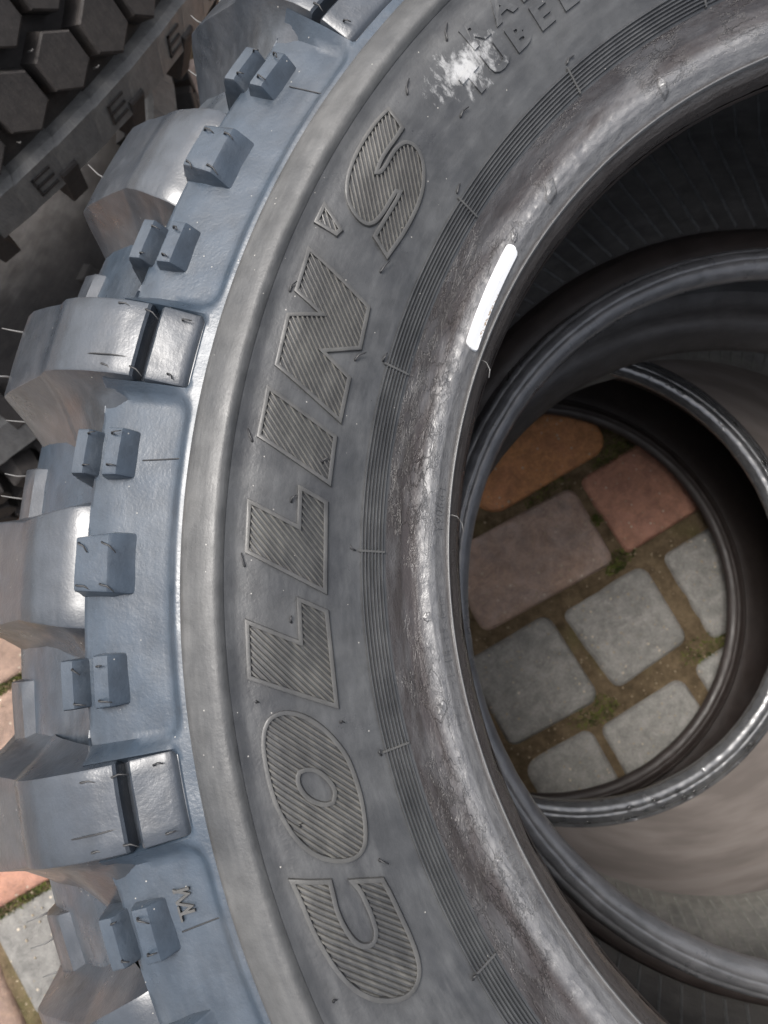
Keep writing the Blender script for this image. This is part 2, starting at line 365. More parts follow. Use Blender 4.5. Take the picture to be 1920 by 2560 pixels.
# ---------------------------------------------------------------- the big mud tyres of the stack
T = .210                       # local z of the reference plane (tyre bottom at 0)
ZR = [.1996, .2001, .2010, .2021, .2035, .2055, .207, .209, .211, .214, .217, .2195, .222, .2255, .2330, .240, .250, .257, .262, .266, .2690, .2712]
ZZ = [-.0405, -.0365, -.0335, -.0318, -.0300, -.0283, -.0268, -.0246, -.0236, -.0236, -.0232, -.0222, -.0200, -.0172, -.0128, -.0088, -.0040, -.0010, .0008, .0013, .0018, .0036]
def zf(r): return lerp(r, ZR, ZZ)
NP = 14; PER = 2*pi/NP
F0 = radians(192.85)           # centre of a full lug
def fcen(a):                   # angle from the nearest full lug centre
    d = (a - F0) % PER
    return d if d < PER/2 else d - PER
FH = radians(2.35)             # half width of a full lug
def shoulder_z(r, a):
    base = lerp(r, [.2849, .2856, .287, .300, .310, .3175], [-.0008, -.0024, -.0032, -.0070, -.0098, -.0135])
    d = abs(fcen(a)) - FH - .001/r
    u = d*r                                        # distance past the lug's edge
    v = r - .2862
    R = .008; qx = max(R - u, 0); qy = max(R - v, 0)
    ins = R - hypot(qx, qy) if (qx > 0 or qy > 0) else min(u, v)
    lip = lerp(r, [.285, .30, .318], [-.0008, -.0022, -.0050])
    z = base + (lip - base)*(1 - smooth(.0, .0030, ins))
    if u < -.0012: z -= .005*smooth(.0885, .0915, r - .2)*smooth(.0012, .0025, -u)
    if r > .3175:
        fl = lerp(r, [.3175, .3195, .326, .345, .358, .366, .370], [-.0135, -.028, -.036, -.050, -.064, -.075, -.10])
        near = 1 - smooth(0, .016, u); z = fl + near*lerp(r, [.3175, .345, .366], [.004, .002, .0])
    return z
def make_shoulder():
    rs = [.2849, .2853, .2857, .2862, .2868, .2876, .2886, .2896, .291, .293, .296, .30, .304, .308, .311, .314, .3160, .3172, .3178, .3195, .322, .326, .332, .338, .345, .352, .358, .363, .366, .368, .370]
    n = NP*64; vs = []; fs = []; k = len(rs)
    for j in range(n):
        a = 2*pi*j/n
        for r in rs: vs.append((r*cos(a), r*sin(a), T + shoulder_z(r, a) + .0003*noise.noise(Vector((r*cos(a)*90, r*sin(a)*90, 1)))))
    for j in range(n):
        for i in range(k-1): fs.append((j*k+i, ((j+1) % n)*k+i, ((j+1) % n)*k+i+1, j*k+i+1)[::-1])
    return mesh_of(vs, fs, True, 50)

def lug(prof, a0, a1, drop, taper, bev=.0009, curve=0., seed=1, sub=.0018, cm=6, wob=.0003, web=None, shrink=0.):
    """raised rubber block: prof (r, z) radially, a0/a1 edge angle functions of r, walls dropping `drop`(r) and splaying `taper`(r)"""
    P = [prof[0]]
    for (r0, z0), (r1, z1) in zip(prof, prof[1:]):
        n = max(1, int(hypot(r1-r0, z1-z0)/sub))
        for q in range(1, n+1): P.append((r0 + (r1-r0)*q/n, z0 + (z1-z0)*q/n))
    vs = []; fs = []
    def row(r, z, dz):
        A, B = a0(r), a1(r); t = taper(r)/r; dd = drop(r); b = bev/r; out = []
        t2 = web(r)/r if web else t
        for a, h in ((A - t, -dd), (A - t*.45, -dd*.55), (A - b*.1, -bev*1.2), (A + b*.25, -bev*.35), (A + b, 0)): out.append((a, h, 0))
        for q in range(1, cm): out.append((A + b + (B - A - 2*b)*q/cm, curve*sin(pi*q/cm), 0))
        for a, h, s in ((B - b, 0, 0), (B - b*.25, -bev*.35, 0), (B + b*.1, -bev*1.2, 0), (B + t2*.18, -dd*.42, .12), (B + t2*.42, -dd*.62, .4), (B + t2*.98, -dd*.93, 1), (B + t2, -dd*1.25, 1)): out.append((a, h, s))
        for a, h, s in out:
            zz = z + dz + h + wob*noise.noise(Vector((r*cos(a)*130+seed, r*sin(a)*130, z*130)))
            rs = r - shrink*s*max(0, r-.30)/.07; vs.append((rs*cos(a), rs*sin(a), T + zz))
        return len(out)
    K = row(P[0][0] - .0012, P[0][1], -.006); row(P[0][0] - .0002, P[0][1], -bev)
    for r, z in P: row(r, z, 0)
    row(P[-1][0] + .0006, P[-1][1], -.0015); row(P[-1][0] + .002, P[-1][1], -.02)
    R_ = len(vs)//K
    for i in range(R_-1):
        for q in range(K-1): fs.append((i*K+q, (i+1)*K+q, (i+1)*K+q+1, i*K+q+1))
    return mesh_of(vs, fs, True, 27)
F_ = lambda c, h: (lambda r: c - h(r), lambda r: c + h(r))
def full_lug():
    prof = [(.2864, -.0034), (.2900, -.0034), (.2909, -.0026), (.2916, -.0022), (.3026, -.0012), (.3033, -.0018), (.3043, -.0066), (.3061, -.0070), (.3070, -.0020), (.3078, -.0012),
            (.3150, -.0022), (.3215, -.0042), (.3290, -.0072), (.3350, -.0104), (.3400, -.0142), (.3430, -.0180), (.3440, -.0200), (.3560, -.0320), (.3660, -.0425), (.3715, -.0500), (.3735, -.0570), (.3740, -.0700)]
    a0, a1 = F_(0, lambda r: radians(lerp(r, [.286, .31, .343, .36, .374], [2.35, 2.25, 2.15, 2.45, 2.6])))
    return lug(prof, a0, a1, lambda r: lerp(r, [.286, .305, .318, .343, .374], [.004, .007, .012, .030, .035]), lambda r: lerp(r, [.286, .305, .32, .345, .374], [.0006, .0025, .0055, .010, .011]), seed=3, web=lambda r: lerp(r, [.286, .308, .318, .330, .374], [.0006, .0030, .012, .024, .025]), shrink=.014)
def half_lug():
    prof = [(.3170, -.0138), (.3200, -.0136), (.3240, -.0142), (.3300, -.0164), (.3360, -.0192), (.3410, -.0228), (.3440, -.0258), (.3560, -.0370), (.3660, -.0475), (.3712, -.0550), (.3730, -.0640), (.3735, -.074)]
    a0, a1 = F_(0, lambda r: radians(lerp(r, [.316, .325, .343, .36, .374], [3.5, 3.3, 2.7, 2.9, 3.0])))
    return lug(prof, a0, a1, lambda r: lerp(r, [.317, .33, .374], [.004, .022, .032]), lambda r: lerp(r, [.317, .33, .374], [.001, .006, .008]), seed=9, web=lambda r: lerp(r, [.317, .325, .374], [.002, .012, .015]), shrink=.010)
def square_block():
    prof = [(.2980, -.0080), (.2992, -.0076), (.3055, -.0030), (.3068, -.0026), (.3160, -.0058), (.3178, -.0066), (.3190, -.0120)]
    a0, a1 = F_(0, lambda r: radians(lerp(r, [.30, .318], [1.75, 1.45])))
    return lug(prof, a0, a1, lambda r: .008, lambda r: .0014, seed=5, cm=4, sub=.003)
def step_block(r0, r1, hw, top):
    prof = [(r0, top-.0055), (r0+.0006, top-.005), (r0+(r1-r0)*.46, top-.0006), (r0+(r1-r0)*.55, top), (r1-.0006, top-.0016), (r1, top-.003), (r1+.0003, top-.007)]
    a0, a1 = F_(0, lambda r: radians(hw))
    return lug(prof, a0, a1, lambda r: .007 if r0 < .31 else .020, lambda r: .0008, seed=6, cm=3, sub=.003)
def second_block():
    prof = [(.352, -.062), (.353, -.060), (.360, -.062), (.3665, -.068), (.3690, -.074), (.3700, -.082), (.3702, -.092)]
    a0, a1 = F_(0, lambda r: radians(2.1))
    return lug(prof, a0, a1, lambda r: .02, lambda r: .002, seed=2, cm=4, sub=.003)
ME = {}
for nme, fn, mt in (('full', full_lug, 'tread_lug'), ('half', half_lug, 'tread_lug'), ('square', square_block, 'tread'), ('inner', lambda: step_block(.3008, .3126, 1.38, -.0040), 'tread'),
                    ('outer', lambda: step_block(.3138, .3240, 1.28, -.0088), 'tread'), ('second', second_block, 'tread_lug'), ('shoulder', make_shoulder, 'tread')):
    ME[nme] = fn(); ME[nme].materials.append(M[mt])

def tyre_carcass(root, bead_mat, side_mat, liner_mat, smooth_mat, detail=True, skew=None, nrib=120, low_r=.245, ribm=None, bo=0., bz=0., off=None, shore=False):
    o1 = off or (lambda x, y, r, z: (x, y, z))
    """sidewalls, beads, liner and lower half of one tyre; the shapes mirror about its middle height T_/2"""
    mirror = lambda pr: [(r, T*1.0 - .2025 + (T - .0075) - (z + T) - 0.0) for r, z in pr]
    H2 = T + .0075
    up = lambda z: T + z
    dn = lambda z: H2 - (T + z)
    n = 720 if detail else 256
    sk = skew
    # side wall under the lettering
    rs = [.2330, .236, .240, .245, .250, .254, .258, .262, .2655, .2680, .2695, .2708, .2714]
    pr = [(r, up(zf(r))) for r in rs] 
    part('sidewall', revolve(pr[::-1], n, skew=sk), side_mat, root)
    pr = [(.2714, up(.0038)), (.2722, up(.0050)), (.2732, up(.0057)), (.2745, up(.0058)), (.2775, up(.0048)), (.2805, up(.0035)), (.2832, up(.0020)), (.2841, up(.0014)), (.2846, up(.0004)), (.2849, up(-.0012)), (.2852, up(-.004))]
    part('rim_protector', revolve(pr[::-1], n), M['rib'], root)
    # ring of fine concentric lines
    if detail:
        pr = []; K = 7
        pr.append((.2250, up(zf(.2250))))
        for k in range(K):
            c = .2256 + .00104*k
            for dr, h in ((0, 0), (.00014, .00002), (.00030, .00075), (.00062, .00075), (.00078, .00002)): pr.append((c+dr, up(zf(c+dr) + h)))
        pr.append((.2330, up(zf(.2330))))
        part('line_band', revolve(pr[::-1], 1440, sharp=30), side_mat, root)
    else:
        part('line_band', revolve([(.2330, up(zf(.233))), (.2250, up(zf(.225)))], n, skew=sk), side_mat, root)
    # bead
    if detail:
        prr = [.2250 - .0004*k for k in range(0, 54)] + [.2031 - .00013*k for k in range(0, 27)]
        pr = [(r, up(zf(r))) for r in prr]
        def dsp(i, r, z, a):
            p = Vector((cos(a)*r, sin(a)*r, 0))
            q = smooth(.2082, .2105, r)*(1 - smooth(.2135, .216, r))
            f = noise.fractal(p*330, 1, 2, 4); g = noise.noise(p*60)
            q *= .5 + .8*max(0, noise.noise(p*22)*2); z += q*(.00042*f + .00035*max(0, g)) + .0002*noise.noise(p*100)
            if r < .2045: rr = .0006*noise.noise(Vector((a*14, 0, 3))) + .0004*max(0, noise.noise(Vector((a*90, r*50, 8))))*(r < .2003); r += -rr*.8
            if abs(r - .2042) < .0004: z += .0006
            return r, z
        o = part('bead', revolve(pr, 1440, dsp), bead_mat, root)
        pr = [(.1996, up(-.0402)), (.1991, up(-.0416)), (.1997, up(-.0432)), (.2030, up(-.0438)), (.2070, up(-.0420)), (.215, up(-.036))]
        part('bead_toe', revolve(pr, 720), M['linerdark'], root)
        me = revolve([(.20445, up(-.0289)), (.20425, up(-.0286)+.0009), (.20385, up(-.0290)+.0007), (.2036, up(-.0300))], 1440)
        part('mould_line', me, mat('mould_flash_rubber', (.11, .11, .11), .35), root)
    else:
        pr = [(.2250, up(zf(.225))), (.220, up(-.0215)), (.214, up(-.0225)), (.209, up(-.0225)), (.2045, up(-.0245)), (.201, up(-.029)), (.1975, up(-.035)), (.1945, up(-.042)), (.1950, up(-.046)), (.1990, up(-.0475)), (.206, up(-.046)), (.215, up(-.038))]
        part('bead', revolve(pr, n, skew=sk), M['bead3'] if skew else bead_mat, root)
    # inner liner : upper wall, crown, lower wall
    pr = [(.215, up(-.036)), (.232, up(-.024)), (.255, up(-.0105)), (.275, up(-.010)), (.300, up(-.022)), (.325, up(-.042)), (.340, up(-.070)), (.343, H2/2), (.340, dn(-.070)), (.325, dn(-.042)), (.300, dn(-.022)), (.275, dn(-.010)), (low_r, dn(-.0135))]
    if shore: pr = pr[:8] + [(.336, dn(-.095)), (.320, dn(-.086)), (.290, dn(-.068)), (.252, dn(-.051)), (.231, dn(-.0405)), (.219, dn(-.032)), (.210, dn(-.018))]
    part('inner_liner', revolve(pr, 256, skew=sk), liner_mat, root)
    pr = [(low_r, dn(-.0135)), (low_r-.0025, dn(-.0165)), (.208, dn(-.0205)), (.1975+bo, dn(-.0215)), (.1955+bo, dn(-.0200))]
    part('smooth_liner_band', revolve(pr, 256, skew=off), smooth_mat, root)
    # lower bead : the ridge seen from above
    pr = [(.1985, dn(-.0210)), (.1972, dn(-.0240)), (.1952, dn(-.0335)), (.1930, dn(-.0352)), (.1924, dn(-.0347)), (.1918, dn(-.0366)), (.1885, dn(-.0378)), (.1872, dn(-.0380)), (.1868, dn(-.0374)), (.1863, dn(-.0380)), (.1830, dn(-.0372)), (.1800, dn(-.0340)), (.1790, dn(-.0280)), (.1810, dn(-.0220)), (.190, dn(-.0180)), (.209, dn(-.0110)), (.2250, dn(-.0080))]
    pr = [(r + bo if not shore else .189 + (r - .189)*(1.3 if r < .2 else 1) + bo, z + bz) for r, z in pr]
    def d2(i, r, z, a):
        p = Vector((cos(a)*5, sin(a)*5, r*30)); return r + .0003*noise.noise(p*4), z + .0004*noise.noise(p*7)
    part('bead', revolve(pr, 720, d2, skew=off), M['wetbead'] if skew else (M['bead2'] if detail else M['linerdark']), root)
    pr = [(.2250, dn(-.008)), (.240, dn(-.0050)), (.262, dn(.0008)), (.2745, dn(.0070)), (.2849, dn(-.0016)), (.300, dn(-.008)), (.3175, dn(-.0135)), (.345, dn(-.050)), (.366, dn(-.075)), (.370, dn(-.10)), (.370, up(-.10))]
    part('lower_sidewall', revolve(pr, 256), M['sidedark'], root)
    # bladder ribs inside the lower wall
    rr = [.219, .231, .252, .290, .318] if shore else [low_r + .001, (low_r+.275)/2, .275, .300, .318]
    vs = []; fs = []
    for i, r in enumerate(rr):
        z = lerp(r, [.219, .231, .252, .290, .320], [dn(-.032), dn(-.0405), dn(-.051), dn(-.068), dn(-.086)]) if shore else lerp(r, [low_r, .275, .300, .325], [dn(-.0135), dn(-.010), dn(-.022), dn(-.042)]); tw = .0016*i
        for dy, h in ((-.0013, -.001), (-.0005, .0015), (.0005, .0015), (.0013, -.001)): vs.append((r, dy + tw + .25*(r-rr[0]), z + h))
    for i in range(len(rr)-1):
        for q in range(3): fs.append((i*4+q, (i+1)*4+q, (i+1)*4+q+1, i*4+q+1))
    me = mesh_of(vs, fs, True); me.materials.append(ribm or M['rib']); me.name = 'liner_rib'
    for k in range(nrib):
        o = link(bpy.data.objects.new('liner_rib', me), root); a = 2*pi*k/nrib; o.rotation_euler = (0, 0, a)
def tyre_tread(root, jitter=True, phase=0.):
    rt = random.Random(5)
    part('tread_shoulder', ME['shoulder'], None, root).rotation_euler = (0, 0, phase)
    def put(name, key, a):
        o = link(bpy.data.objects.new(name, ME[key]), root); o.rotation_euler = (0, 0, a + phase); return o
    for k in range(NP):
        a = F0 + k*PER
        put('tread_lug', 'full', a)
        put('tread_lug', 'half', a + PER/2)
        put('square_block', 'square', a + PER/2)
        for s in (-1, 1):
            b = a + s*PER*.253
            put('step_block', 'inner', b); put('step_block', 'outer', b)
            put('outer_tread_block', 'second', b + .03)

GRP = 'mud tyres stacked flat on the pavers'
T1 = thing('tyre', 'large mud tyre with hatched raised lettering on top of the stack', 'tyre', (0, 0, G - T), GRP)
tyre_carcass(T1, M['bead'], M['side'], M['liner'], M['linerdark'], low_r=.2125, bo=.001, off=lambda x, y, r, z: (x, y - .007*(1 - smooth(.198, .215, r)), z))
tyre_tread(T1)
def skew2(x, y, r, z):
    k = smooth(.11, .17, z)*(1 - smooth(.26, .33, r)); return x - .022*k, y - .020*k, z
def off2(x, y, r, z):
    k = 1 - smooth(.2045, .222, r); return x - .099*k, y + .033*k, z
T2 = thing('tyre', 'middle tyre of the stack, with wet glossy bead and rain water lying inside it', 'tyre', (.030, -.010, G - T - .2175), GRP)
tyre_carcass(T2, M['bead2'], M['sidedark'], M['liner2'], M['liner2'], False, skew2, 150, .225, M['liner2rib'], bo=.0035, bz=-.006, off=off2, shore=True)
tyre_tread(T2, phase=.17)
T3 = thing('tyre', 'bottom tyre of the stack resting on the pavers, only its dark inside showing', 'tyre', (-.0586, .0117, .001), GRP)
tyre_carcass(T3, M['linerdark'], M['side'], M['linerdark'], M['linerdark'], False)
tyre_tread(T3, phase=.3)
T3.scale = (1.10, 1.10, .69)
for ob in list(T3.children):
    if ob.name.startswith('liner_rib'): bpy.data.objects.remove(ob)

# ---------------------------------------------------------------- raised lettering on the top tyre
GLYPHS = {'O': [(-0.2531, -0.0431), (-0.2494, -0.0441), (-0.2453, -0.0466), (-0.2419, -0.0498), (-0.2389, -0.0534), (-0.2366, -0.0569), (-0.2347, -0.0619), (-0.2331, -0.0671), (-0.2322, -0.0719), (-0.2317, -0.0765), (-0.2319, -0.08), (-0.2332, -0.0822), (-0.2358, -0.0833), (-0.2391, -0.0832), (-0.2424, -0.0823), (-0.246, -0.0805), (-0.2493, -0.0777), (-0.2522, -0.0741), (-0.2544, -0.0705), (-0.2565, -0.0662), (-0.258, -0.0612), (-0.2592, -0.0558), (-0.2598, -0.0511), (-0.2594, -0.0468), (-0.2578, -0.0443), (-0.2556, -0.0433)], 'Oh': [(-0.2481, -0.0586), (-0.2456, -0.059), (-0.2433, -0.0606), (-0.2415, -0.0626), (-0.2403, -0.0645), (-0.2401, -0.0663), (-0.2407, -0.068), (-0.2422, -0.0685), (-0.2444, -0.0681), (-0.2466, -0.067), (-0.2484, -0.0655), (-0.2499, -0.0632), (-0.2505, -0.061), (-0.2499, -0.0593)], 'C': [(-0.2515, -0.0869), (-0.2415, -0.0879), (-0.2405, -0.0915), (-0.2398, -0.0946), (-0.2385, -0.0977), (-0.2369, -0.1005), (-0.2351, -0.103), (-0.2329, -0.1046), (-0.2307, -0.1048), (-0.2293, -0.1039), (-0.2289, -0.1017), (-0.2296, -0.0996), (-0.2305, -0.0969), (-0.232, -0.0937), (-0.2334, -0.0909), (-0.2355, -0.0886), (-0.2272, -0.0895), (-0.225, -0.0932), (-0.223, -0.0975), (-0.2209, -0.1018), (-0.2188, -0.1064), (-0.2174, -0.1108), (-0.2173, -0.1142), (-0.2187, -0.1167), (-0.221, -0.1181), (-0.2247, -0.1184), (-0.2294, -0.1174), (-0.234, -0.115), (-0.2379, -0.1113), (-0.2408, -0.1076), (-0.2433, -0.1038), (-0.2455, -0.1001), (-0.2473, -0.096), (-0.2491, -0.0919)], 'L1': [(-0.2646, 0.0169), (-0.2506, 0.0097), (-0.2503, 0.0217), (-0.2429, 0.0178), (-0.2432, -0.009), (-0.2651, 0.0024)], 'L2': [(-0.2647, -0.0178), (-0.2499, -0.0241), (-0.2505, -0.0115), (-0.2428, -0.0149), (-0.2399, -0.0421), (-0.2638, -0.0332)], 'I': [(-0.2595, 0.0513), (-0.2401, 0.0383), (-0.2419, 0.0238), (-0.2621, 0.0367)], 'N': [(-0.2475, 0.0958), (-0.2294, 0.0805), (-0.2323, 0.0672), (-0.2437, 0.0645), (-0.2357, 0.0573), (-0.2386, 0.0436), (-0.2571, 0.0587), (-0.2538, 0.0744), (-0.2436, 0.0757), (-0.2513, 0.0823)], 'ap': [(-0.2427, 0.1104), (-0.2378, 0.103), (-0.2392, 0.1014), (-0.2453, 0.1048)], 'S': [(-0.2223, 0.1436), (-0.2179, 0.1383), (-0.2203, 0.1344), (-0.2229, 0.1306), (-0.2252, 0.1267), (-0.2264, 0.1227), (-0.2252, 0.1229), (-0.2235, 0.1254), (-0.2215, 0.1293), (-0.2195, 0.1324), (-0.2167, 0.1344), (-0.2144, 0.134), (-0.2124, 0.1323), (-0.2112, 0.1292), (-0.211, 0.1259), (-0.2111, 0.1221), (-0.2125, 0.117), (-0.2148, 0.1117), (-0.2184, 0.1049), (-0.2233, 0.0976), (-0.2252, 0.1002), (-0.2272, 0.1029), (-0.2248, 0.1072), (-0.2225, 0.1114), (-0.2202, 0.1152), (-0.2188, 0.1184), (-0.2202, 0.1183), (-0.2219, 0.1155), (-0.2237, 0.112), (-0.2256, 0.1091), (-0.2276, 0.1069), (-0.2295, 0.1061), (-0.2317, 0.1069), (-0.2338, 0.1091), (-0.2354, 0.1123), (-0.2359, 0.1163), (-0.2353, 0.1209), (-0.2337, 0.1259), (-0.2312, 0.1313), (-0.2281, 0.1365), (-0.2253, 0.1405)]}
def inside(p, poly):
    c = False; x, y = p; j = len(poly)-1
    for i in range(len(poly)):
        xi, yi = poly[i]; xj, yj = poly[j]
        if (yi > y) != (yj > y) and x < (xj-xi)*(y-yi)/(yj-yi)+xi: c = not c
        j = i
    return c
def surf(x, y, h=0): return (x, y, T + zf(hypot(x, y)) + h)
def ridge(pts, w, h, closed, vs, fs, base=-.0004, rnd_=.25):
    """a low moulded ridge of width w and height h following the points on the sidewall, corners mitred"""
    P = []
    n = len(pts)
    for i in range(n if closed else n-1):
        a = Vector(pts[i]); b = Vector(pts[(i+1) % n]); q = max(1, int((b-a).length/.004))
        for k in range(q): P.append(a.lerp(b, k/q))
    if not closed: P.append(Vector(pts[-1]))
    n = len(P); b0 = len(vs)
    for i in range(n):
        if closed: d0 = (P[i]-P[i-1]).normalized(); d1 = (P[(i+1) % n]-P[i]).normalized()
        else: d0 = (P[i]-P[max(i-1, 0)]).normalized() if i else (P[1]-P[0]).normalized(); d1 = (P[min(i+1, n-1)]-P[i]).normalized() if i < n-1 else d0
        t = (d0+d1).normalized() if (d0+d1).length > 1e-6 else d0; nn = Vector((-t.y, t.x)); k = min(2.2, 1/max(.3, nn.dot(Vector((-d0.y, d0.x)))))
        for s, hh in ((-.5, base), (-.5+rnd_*.5, h*.93), (-.5+rnd_, h), (.5-rnd_, h), (.5-rnd_*.5, h*.93), (.5, base)):
            q = P[i] + nn*(s*w*k); vs.append(surf(q.x, q.y, hh))
    for i in range(n if closed else n-1):
        j = (i+1) % n
        for q in range(5): fs.append((b0+i*6+q, b0+j*6+q, b0+j*6+q+1, b0+i*6+q+1))
    if not closed: fs.append(tuple(b0+q for q in range(6))); fs.append(tuple(b0+(n-1)*6+q for q in range(6))[::-1])
def glyph(polys, label):
    vs = []; fs = []
    for pl in polys: ridge(pl, .00150, .0011, True, vs, fs)
    o = part('raised_letter', mesh_of(vs, fs, True, 35), M['letter'], T1, label)
    vs = []; fs = []
    cx = sum(p[0] for p in polys[0])/len(polys[0]); cy = sum(p[1] for p in polys[0])/len(polys[0])
    th = math.degrees(atan2(cy, cx)) % 360; al = radians(th - 230); d = Vector((cos(al), sin(al))); nn = Vector((-d.y, d.x))
    k = -40
    while k < 41:
        o0 = Vector((cx, cy)) + nn*(k*.00134); ts = []
        for pl in polys:
            for i in range(len(pl)):
                a = Vector(pl[i])-o0; b = Vector(pl[(i+1) % len(pl)])-o0; ya, yb = a.dot(nn), b.dot(nn)
                if (ya > 0) != (yb > 0):
                    f = ya/(ya-yb); ts.append((a + (b-a)*f).dot(d))
        ts.sort()
        for q in range(0, len(ts)-1, 2):
            if ts[q+1]-ts[q] > .0016:
                a = o0 + d*(ts[q]+.0004); b = o0 + d*(ts[q+1]-.0004); ridge([tuple(a), tuple(b)], .00086, .00075, False, vs, fs, base=-.0003, rnd_=.36)
        k += 1
    part('hatching', mesh_of(vs, fs, True, 60), M['hatch'], o)
def round_poly(pl, it=2):
    for _ in range(it):
        q = []
        for i in range(len(pl)):
            a = Vector(pl[i]); b = Vector(pl[(i+1) % len(pl)]); p = Vector(pl[i-1])
            ang = (a-p).angle(b-a) if (a-p).length > 1e-7 and (b-a).length > 1e-7 else 0
            if ang > radians(48): q.append(tuple(a))
            else:
                q.append(tuple(a*.75+p*.125+b*.125))
            q.append(tuple((a+b)/2))
        pl = q
    return pl
GL = GLYPHS
glyph([round_poly(GL['C'])], 'raised hatched letter C'); glyph([round_poly(GL['O']), round_poly(GL['Oh'])], 'raised hatched letter O')
glyph([GL['L2']], 'raised hatched letter L next to the O'); glyph([GL['L1']], 'raised hatched letter L next to the I'); glyph([GL['I']], 'raised hatched letter I')
glyph([GL['N']], 'raised hatched letter N'); glyph([GL['ap']], 'small raised apostrophe'); glyph([round_poly(GL['S'])], 'raised hatched letter S')

# small embossed texts (built-in font, bent round the tyre)
def text_arc(txt, r0, a0, height, step, h, m, name, bold=.03, wide=1.0, flip=1, label=None, zfun=None, top_out=True, root=None):
    """letters run clockwise from angle a0 (deg); their tops point outwards"""
    VS = []; FS = []; u = 0.
    for ch in txt:
        if ch != ' ':
            cu = bpy.data.curves.new('t', 'FONT'); cu.body = ch; cu.size = 1.0; cu.extrude = .5; cu.offset = bold; cu.resolution_u = 3
            ob = bpy.data.objects.new('t', cu); C.objects.link(ob)
            dg = bpy.context.evaluated_depsgraph_get(); me = ob.evaluated_get(dg).to_mesh()
            b0 = len(VS); xs = [v.co.x for v in me.vertices]; cxx = (min(xs)+max(xs))/2 if xs else 0
            for v in me.vertices:
                x = (v.co.x-cxx)*height*1.4*wide + u; y = v.co.y*height*1.4
                r = r0 + y; a = radians(a0) - x/(r0+height/2)*flip
                zz = (zfun or zf)(r) + (h if v.co.z > 0 else -.0004)
                VS.append((r*cos(a), r*sin(a), T + zz))
            for f in me.polygons: FS.append(tuple(b0+i for i in f.vertices))
            ob.evaluated_get(dg).to_mesh_clear(); bpy.data.objects.remove(ob); bpy.data.curves.remove(cu)
        u += step
    part(name, mesh_of(VS, FS, False), m, root or T1, label)
text_arc('RADIAL', .2563, 138.2, .0068, .0126, .0006, M['side'], 'raised_text', .05, 1.35, label='raised word RADIAL')
text_arc('TUBELESS', .2465, 140.7, .0070, .0114, .0007, M['side'], 'raised_text', .05, 1.35, label='raised word TUBELESS')
text_arc('BD1820728', .2063, 209.9, .0030, .00262, .00035, M['bead'], 'serial_text', 0, 1.0, label='small raised serial BD1820728')
text_arc('17//', .2066, 193.9, .0028, .0026, .00035, M['bead'], 'serial_text', 0, 1.0)
text_arc('11-18-15.6mm', .2062, 190.4, .0028, .0024, .00035, M['bead'], 'serial_text', 0, 1.0, label='small raised figures 11-18-15.6mm')
text_arc('Y90664', .2062, 176.6, .0032, .0026, .00035, M['bead'], 'serial_text', 0, 1.0)
text_arc('TWI', .2950, 199.0, .0052, .0030, .0010, M['letter'], 'raised_text', 0, 1.0, zfun=lambda r: lerp(r, [.287, .300, .310], [-.0032, -.0070, -.0098]), label='small raised letters TWI')

# radial breaks across the ring of fine lines
vs = []; fs = []
for a in (133.33, 148.61, 164.1, 179.1, 193.92, 210.2, 225, 240, 255, 270, 285, 300, 315, 330, 345, 0, 15, 30, 45, 60, 75, 90, 105, 118.5):
    a = radians(a); ca, sa = cos(a), sin(a)
    ridge([(.2252*ca, .2252*sa), (.2334*ca, .2334*sa)], .0009, .0009, False, vs, fs)
part('vent_ridge', mesh_of(vs, fs, True, 40), M['letter'], T1, kind='stuff')

# ---------------------------------------------------------------- moulding hairs
def hair(name, x, y, z, ang, lift, L, r, m, parent=T1):
    k = ('h', round(L, 4), round(r, 5), round(lift, 2), m.name)
    if k not in cache:
        cache[k] = tube([(0, 0, -.0008), (L*.12, 0, L*.05+.0004), (L*.5, .0003, L*lift*.5+.0006), (L, .0005*random.choice((-1, 1)), L*lift+.0004)], [r*1.2, r*.85, r*.7, r*.45], 6)
        cache[k].materials.append(m)
    o = link(bpy.data.objects.new(name, cache[k]), parent); o.location = (x, y, z); o.rotation_euler = (0, 0, ang); return o
rh = random.Random(21)
for r, a, g, L in ((.2664, 172.5, 100, .0042), (.2658, 180.47, 96, .0042), (.2537, 176.1, 60, .0028), (.2535, 184.1, 70, .002), (.265, 188.7, 30, .0008), (.2460, 172.99, 40, .0025), (.2425, 164.9, 38, .0045),
                (.2439, 157.76, 42, .005), (.2665, 162.1, 60, .004), (.2627, 145.4, 88, .0055), (.2638, 140.3, 92, .0062), (.2466, 143.66, 55, .0045), (.2434, 191.1, 20, .0012), (.2433, 200.3, -30, .003), (.2674, 205.9, 50, .0012),
                (.2345, 148.4, 62, .0035), (.2345, 133.2, 55, .0040), (.2342, 164.0, 50, .003), (.2345, 179.1, 140, .0022), (.2342, 194.1, 110, .0018), (.2342, 210.3, 60, .0022), (.2602, 196.4, 75, .0012)):
    a = radians(a); hair('vent_hair', r*cos(a), r*sin(a), T + zf(r), radians(g), .1, L, .00042, M['hair'])
def ftop(r): return lerp(r, [.2866, .2935, .295, .3036, .3055, .3076, .3150, .3215, .329, .336, .3425, .356, .366], [-.006, -.0022, -.0012, -.0026, -.007, -.0016, -.0018, -.004, -.0085, -.014, -.02, -.032, -.0425])
for k, ang in ((0, 15), (1, -28), (-1, 20), (2, -45), (13, 30)):
    for r in (.2985, .3105, .3200):
        for s in (-1, 1):
            a = F0 - k*PER + s*radians(1.75) + rh.uniform(-.002, .002); hair('vent_hair', r*cos(a)+.002, r*sin(a), T + ftop(r)+.0002, radians(ang + rh.uniform(-12, 12)) + pi*0, .12, rh.uniform(.0042, .0064)*(.55 if r < .30 else 1), .00038, M['hair'])
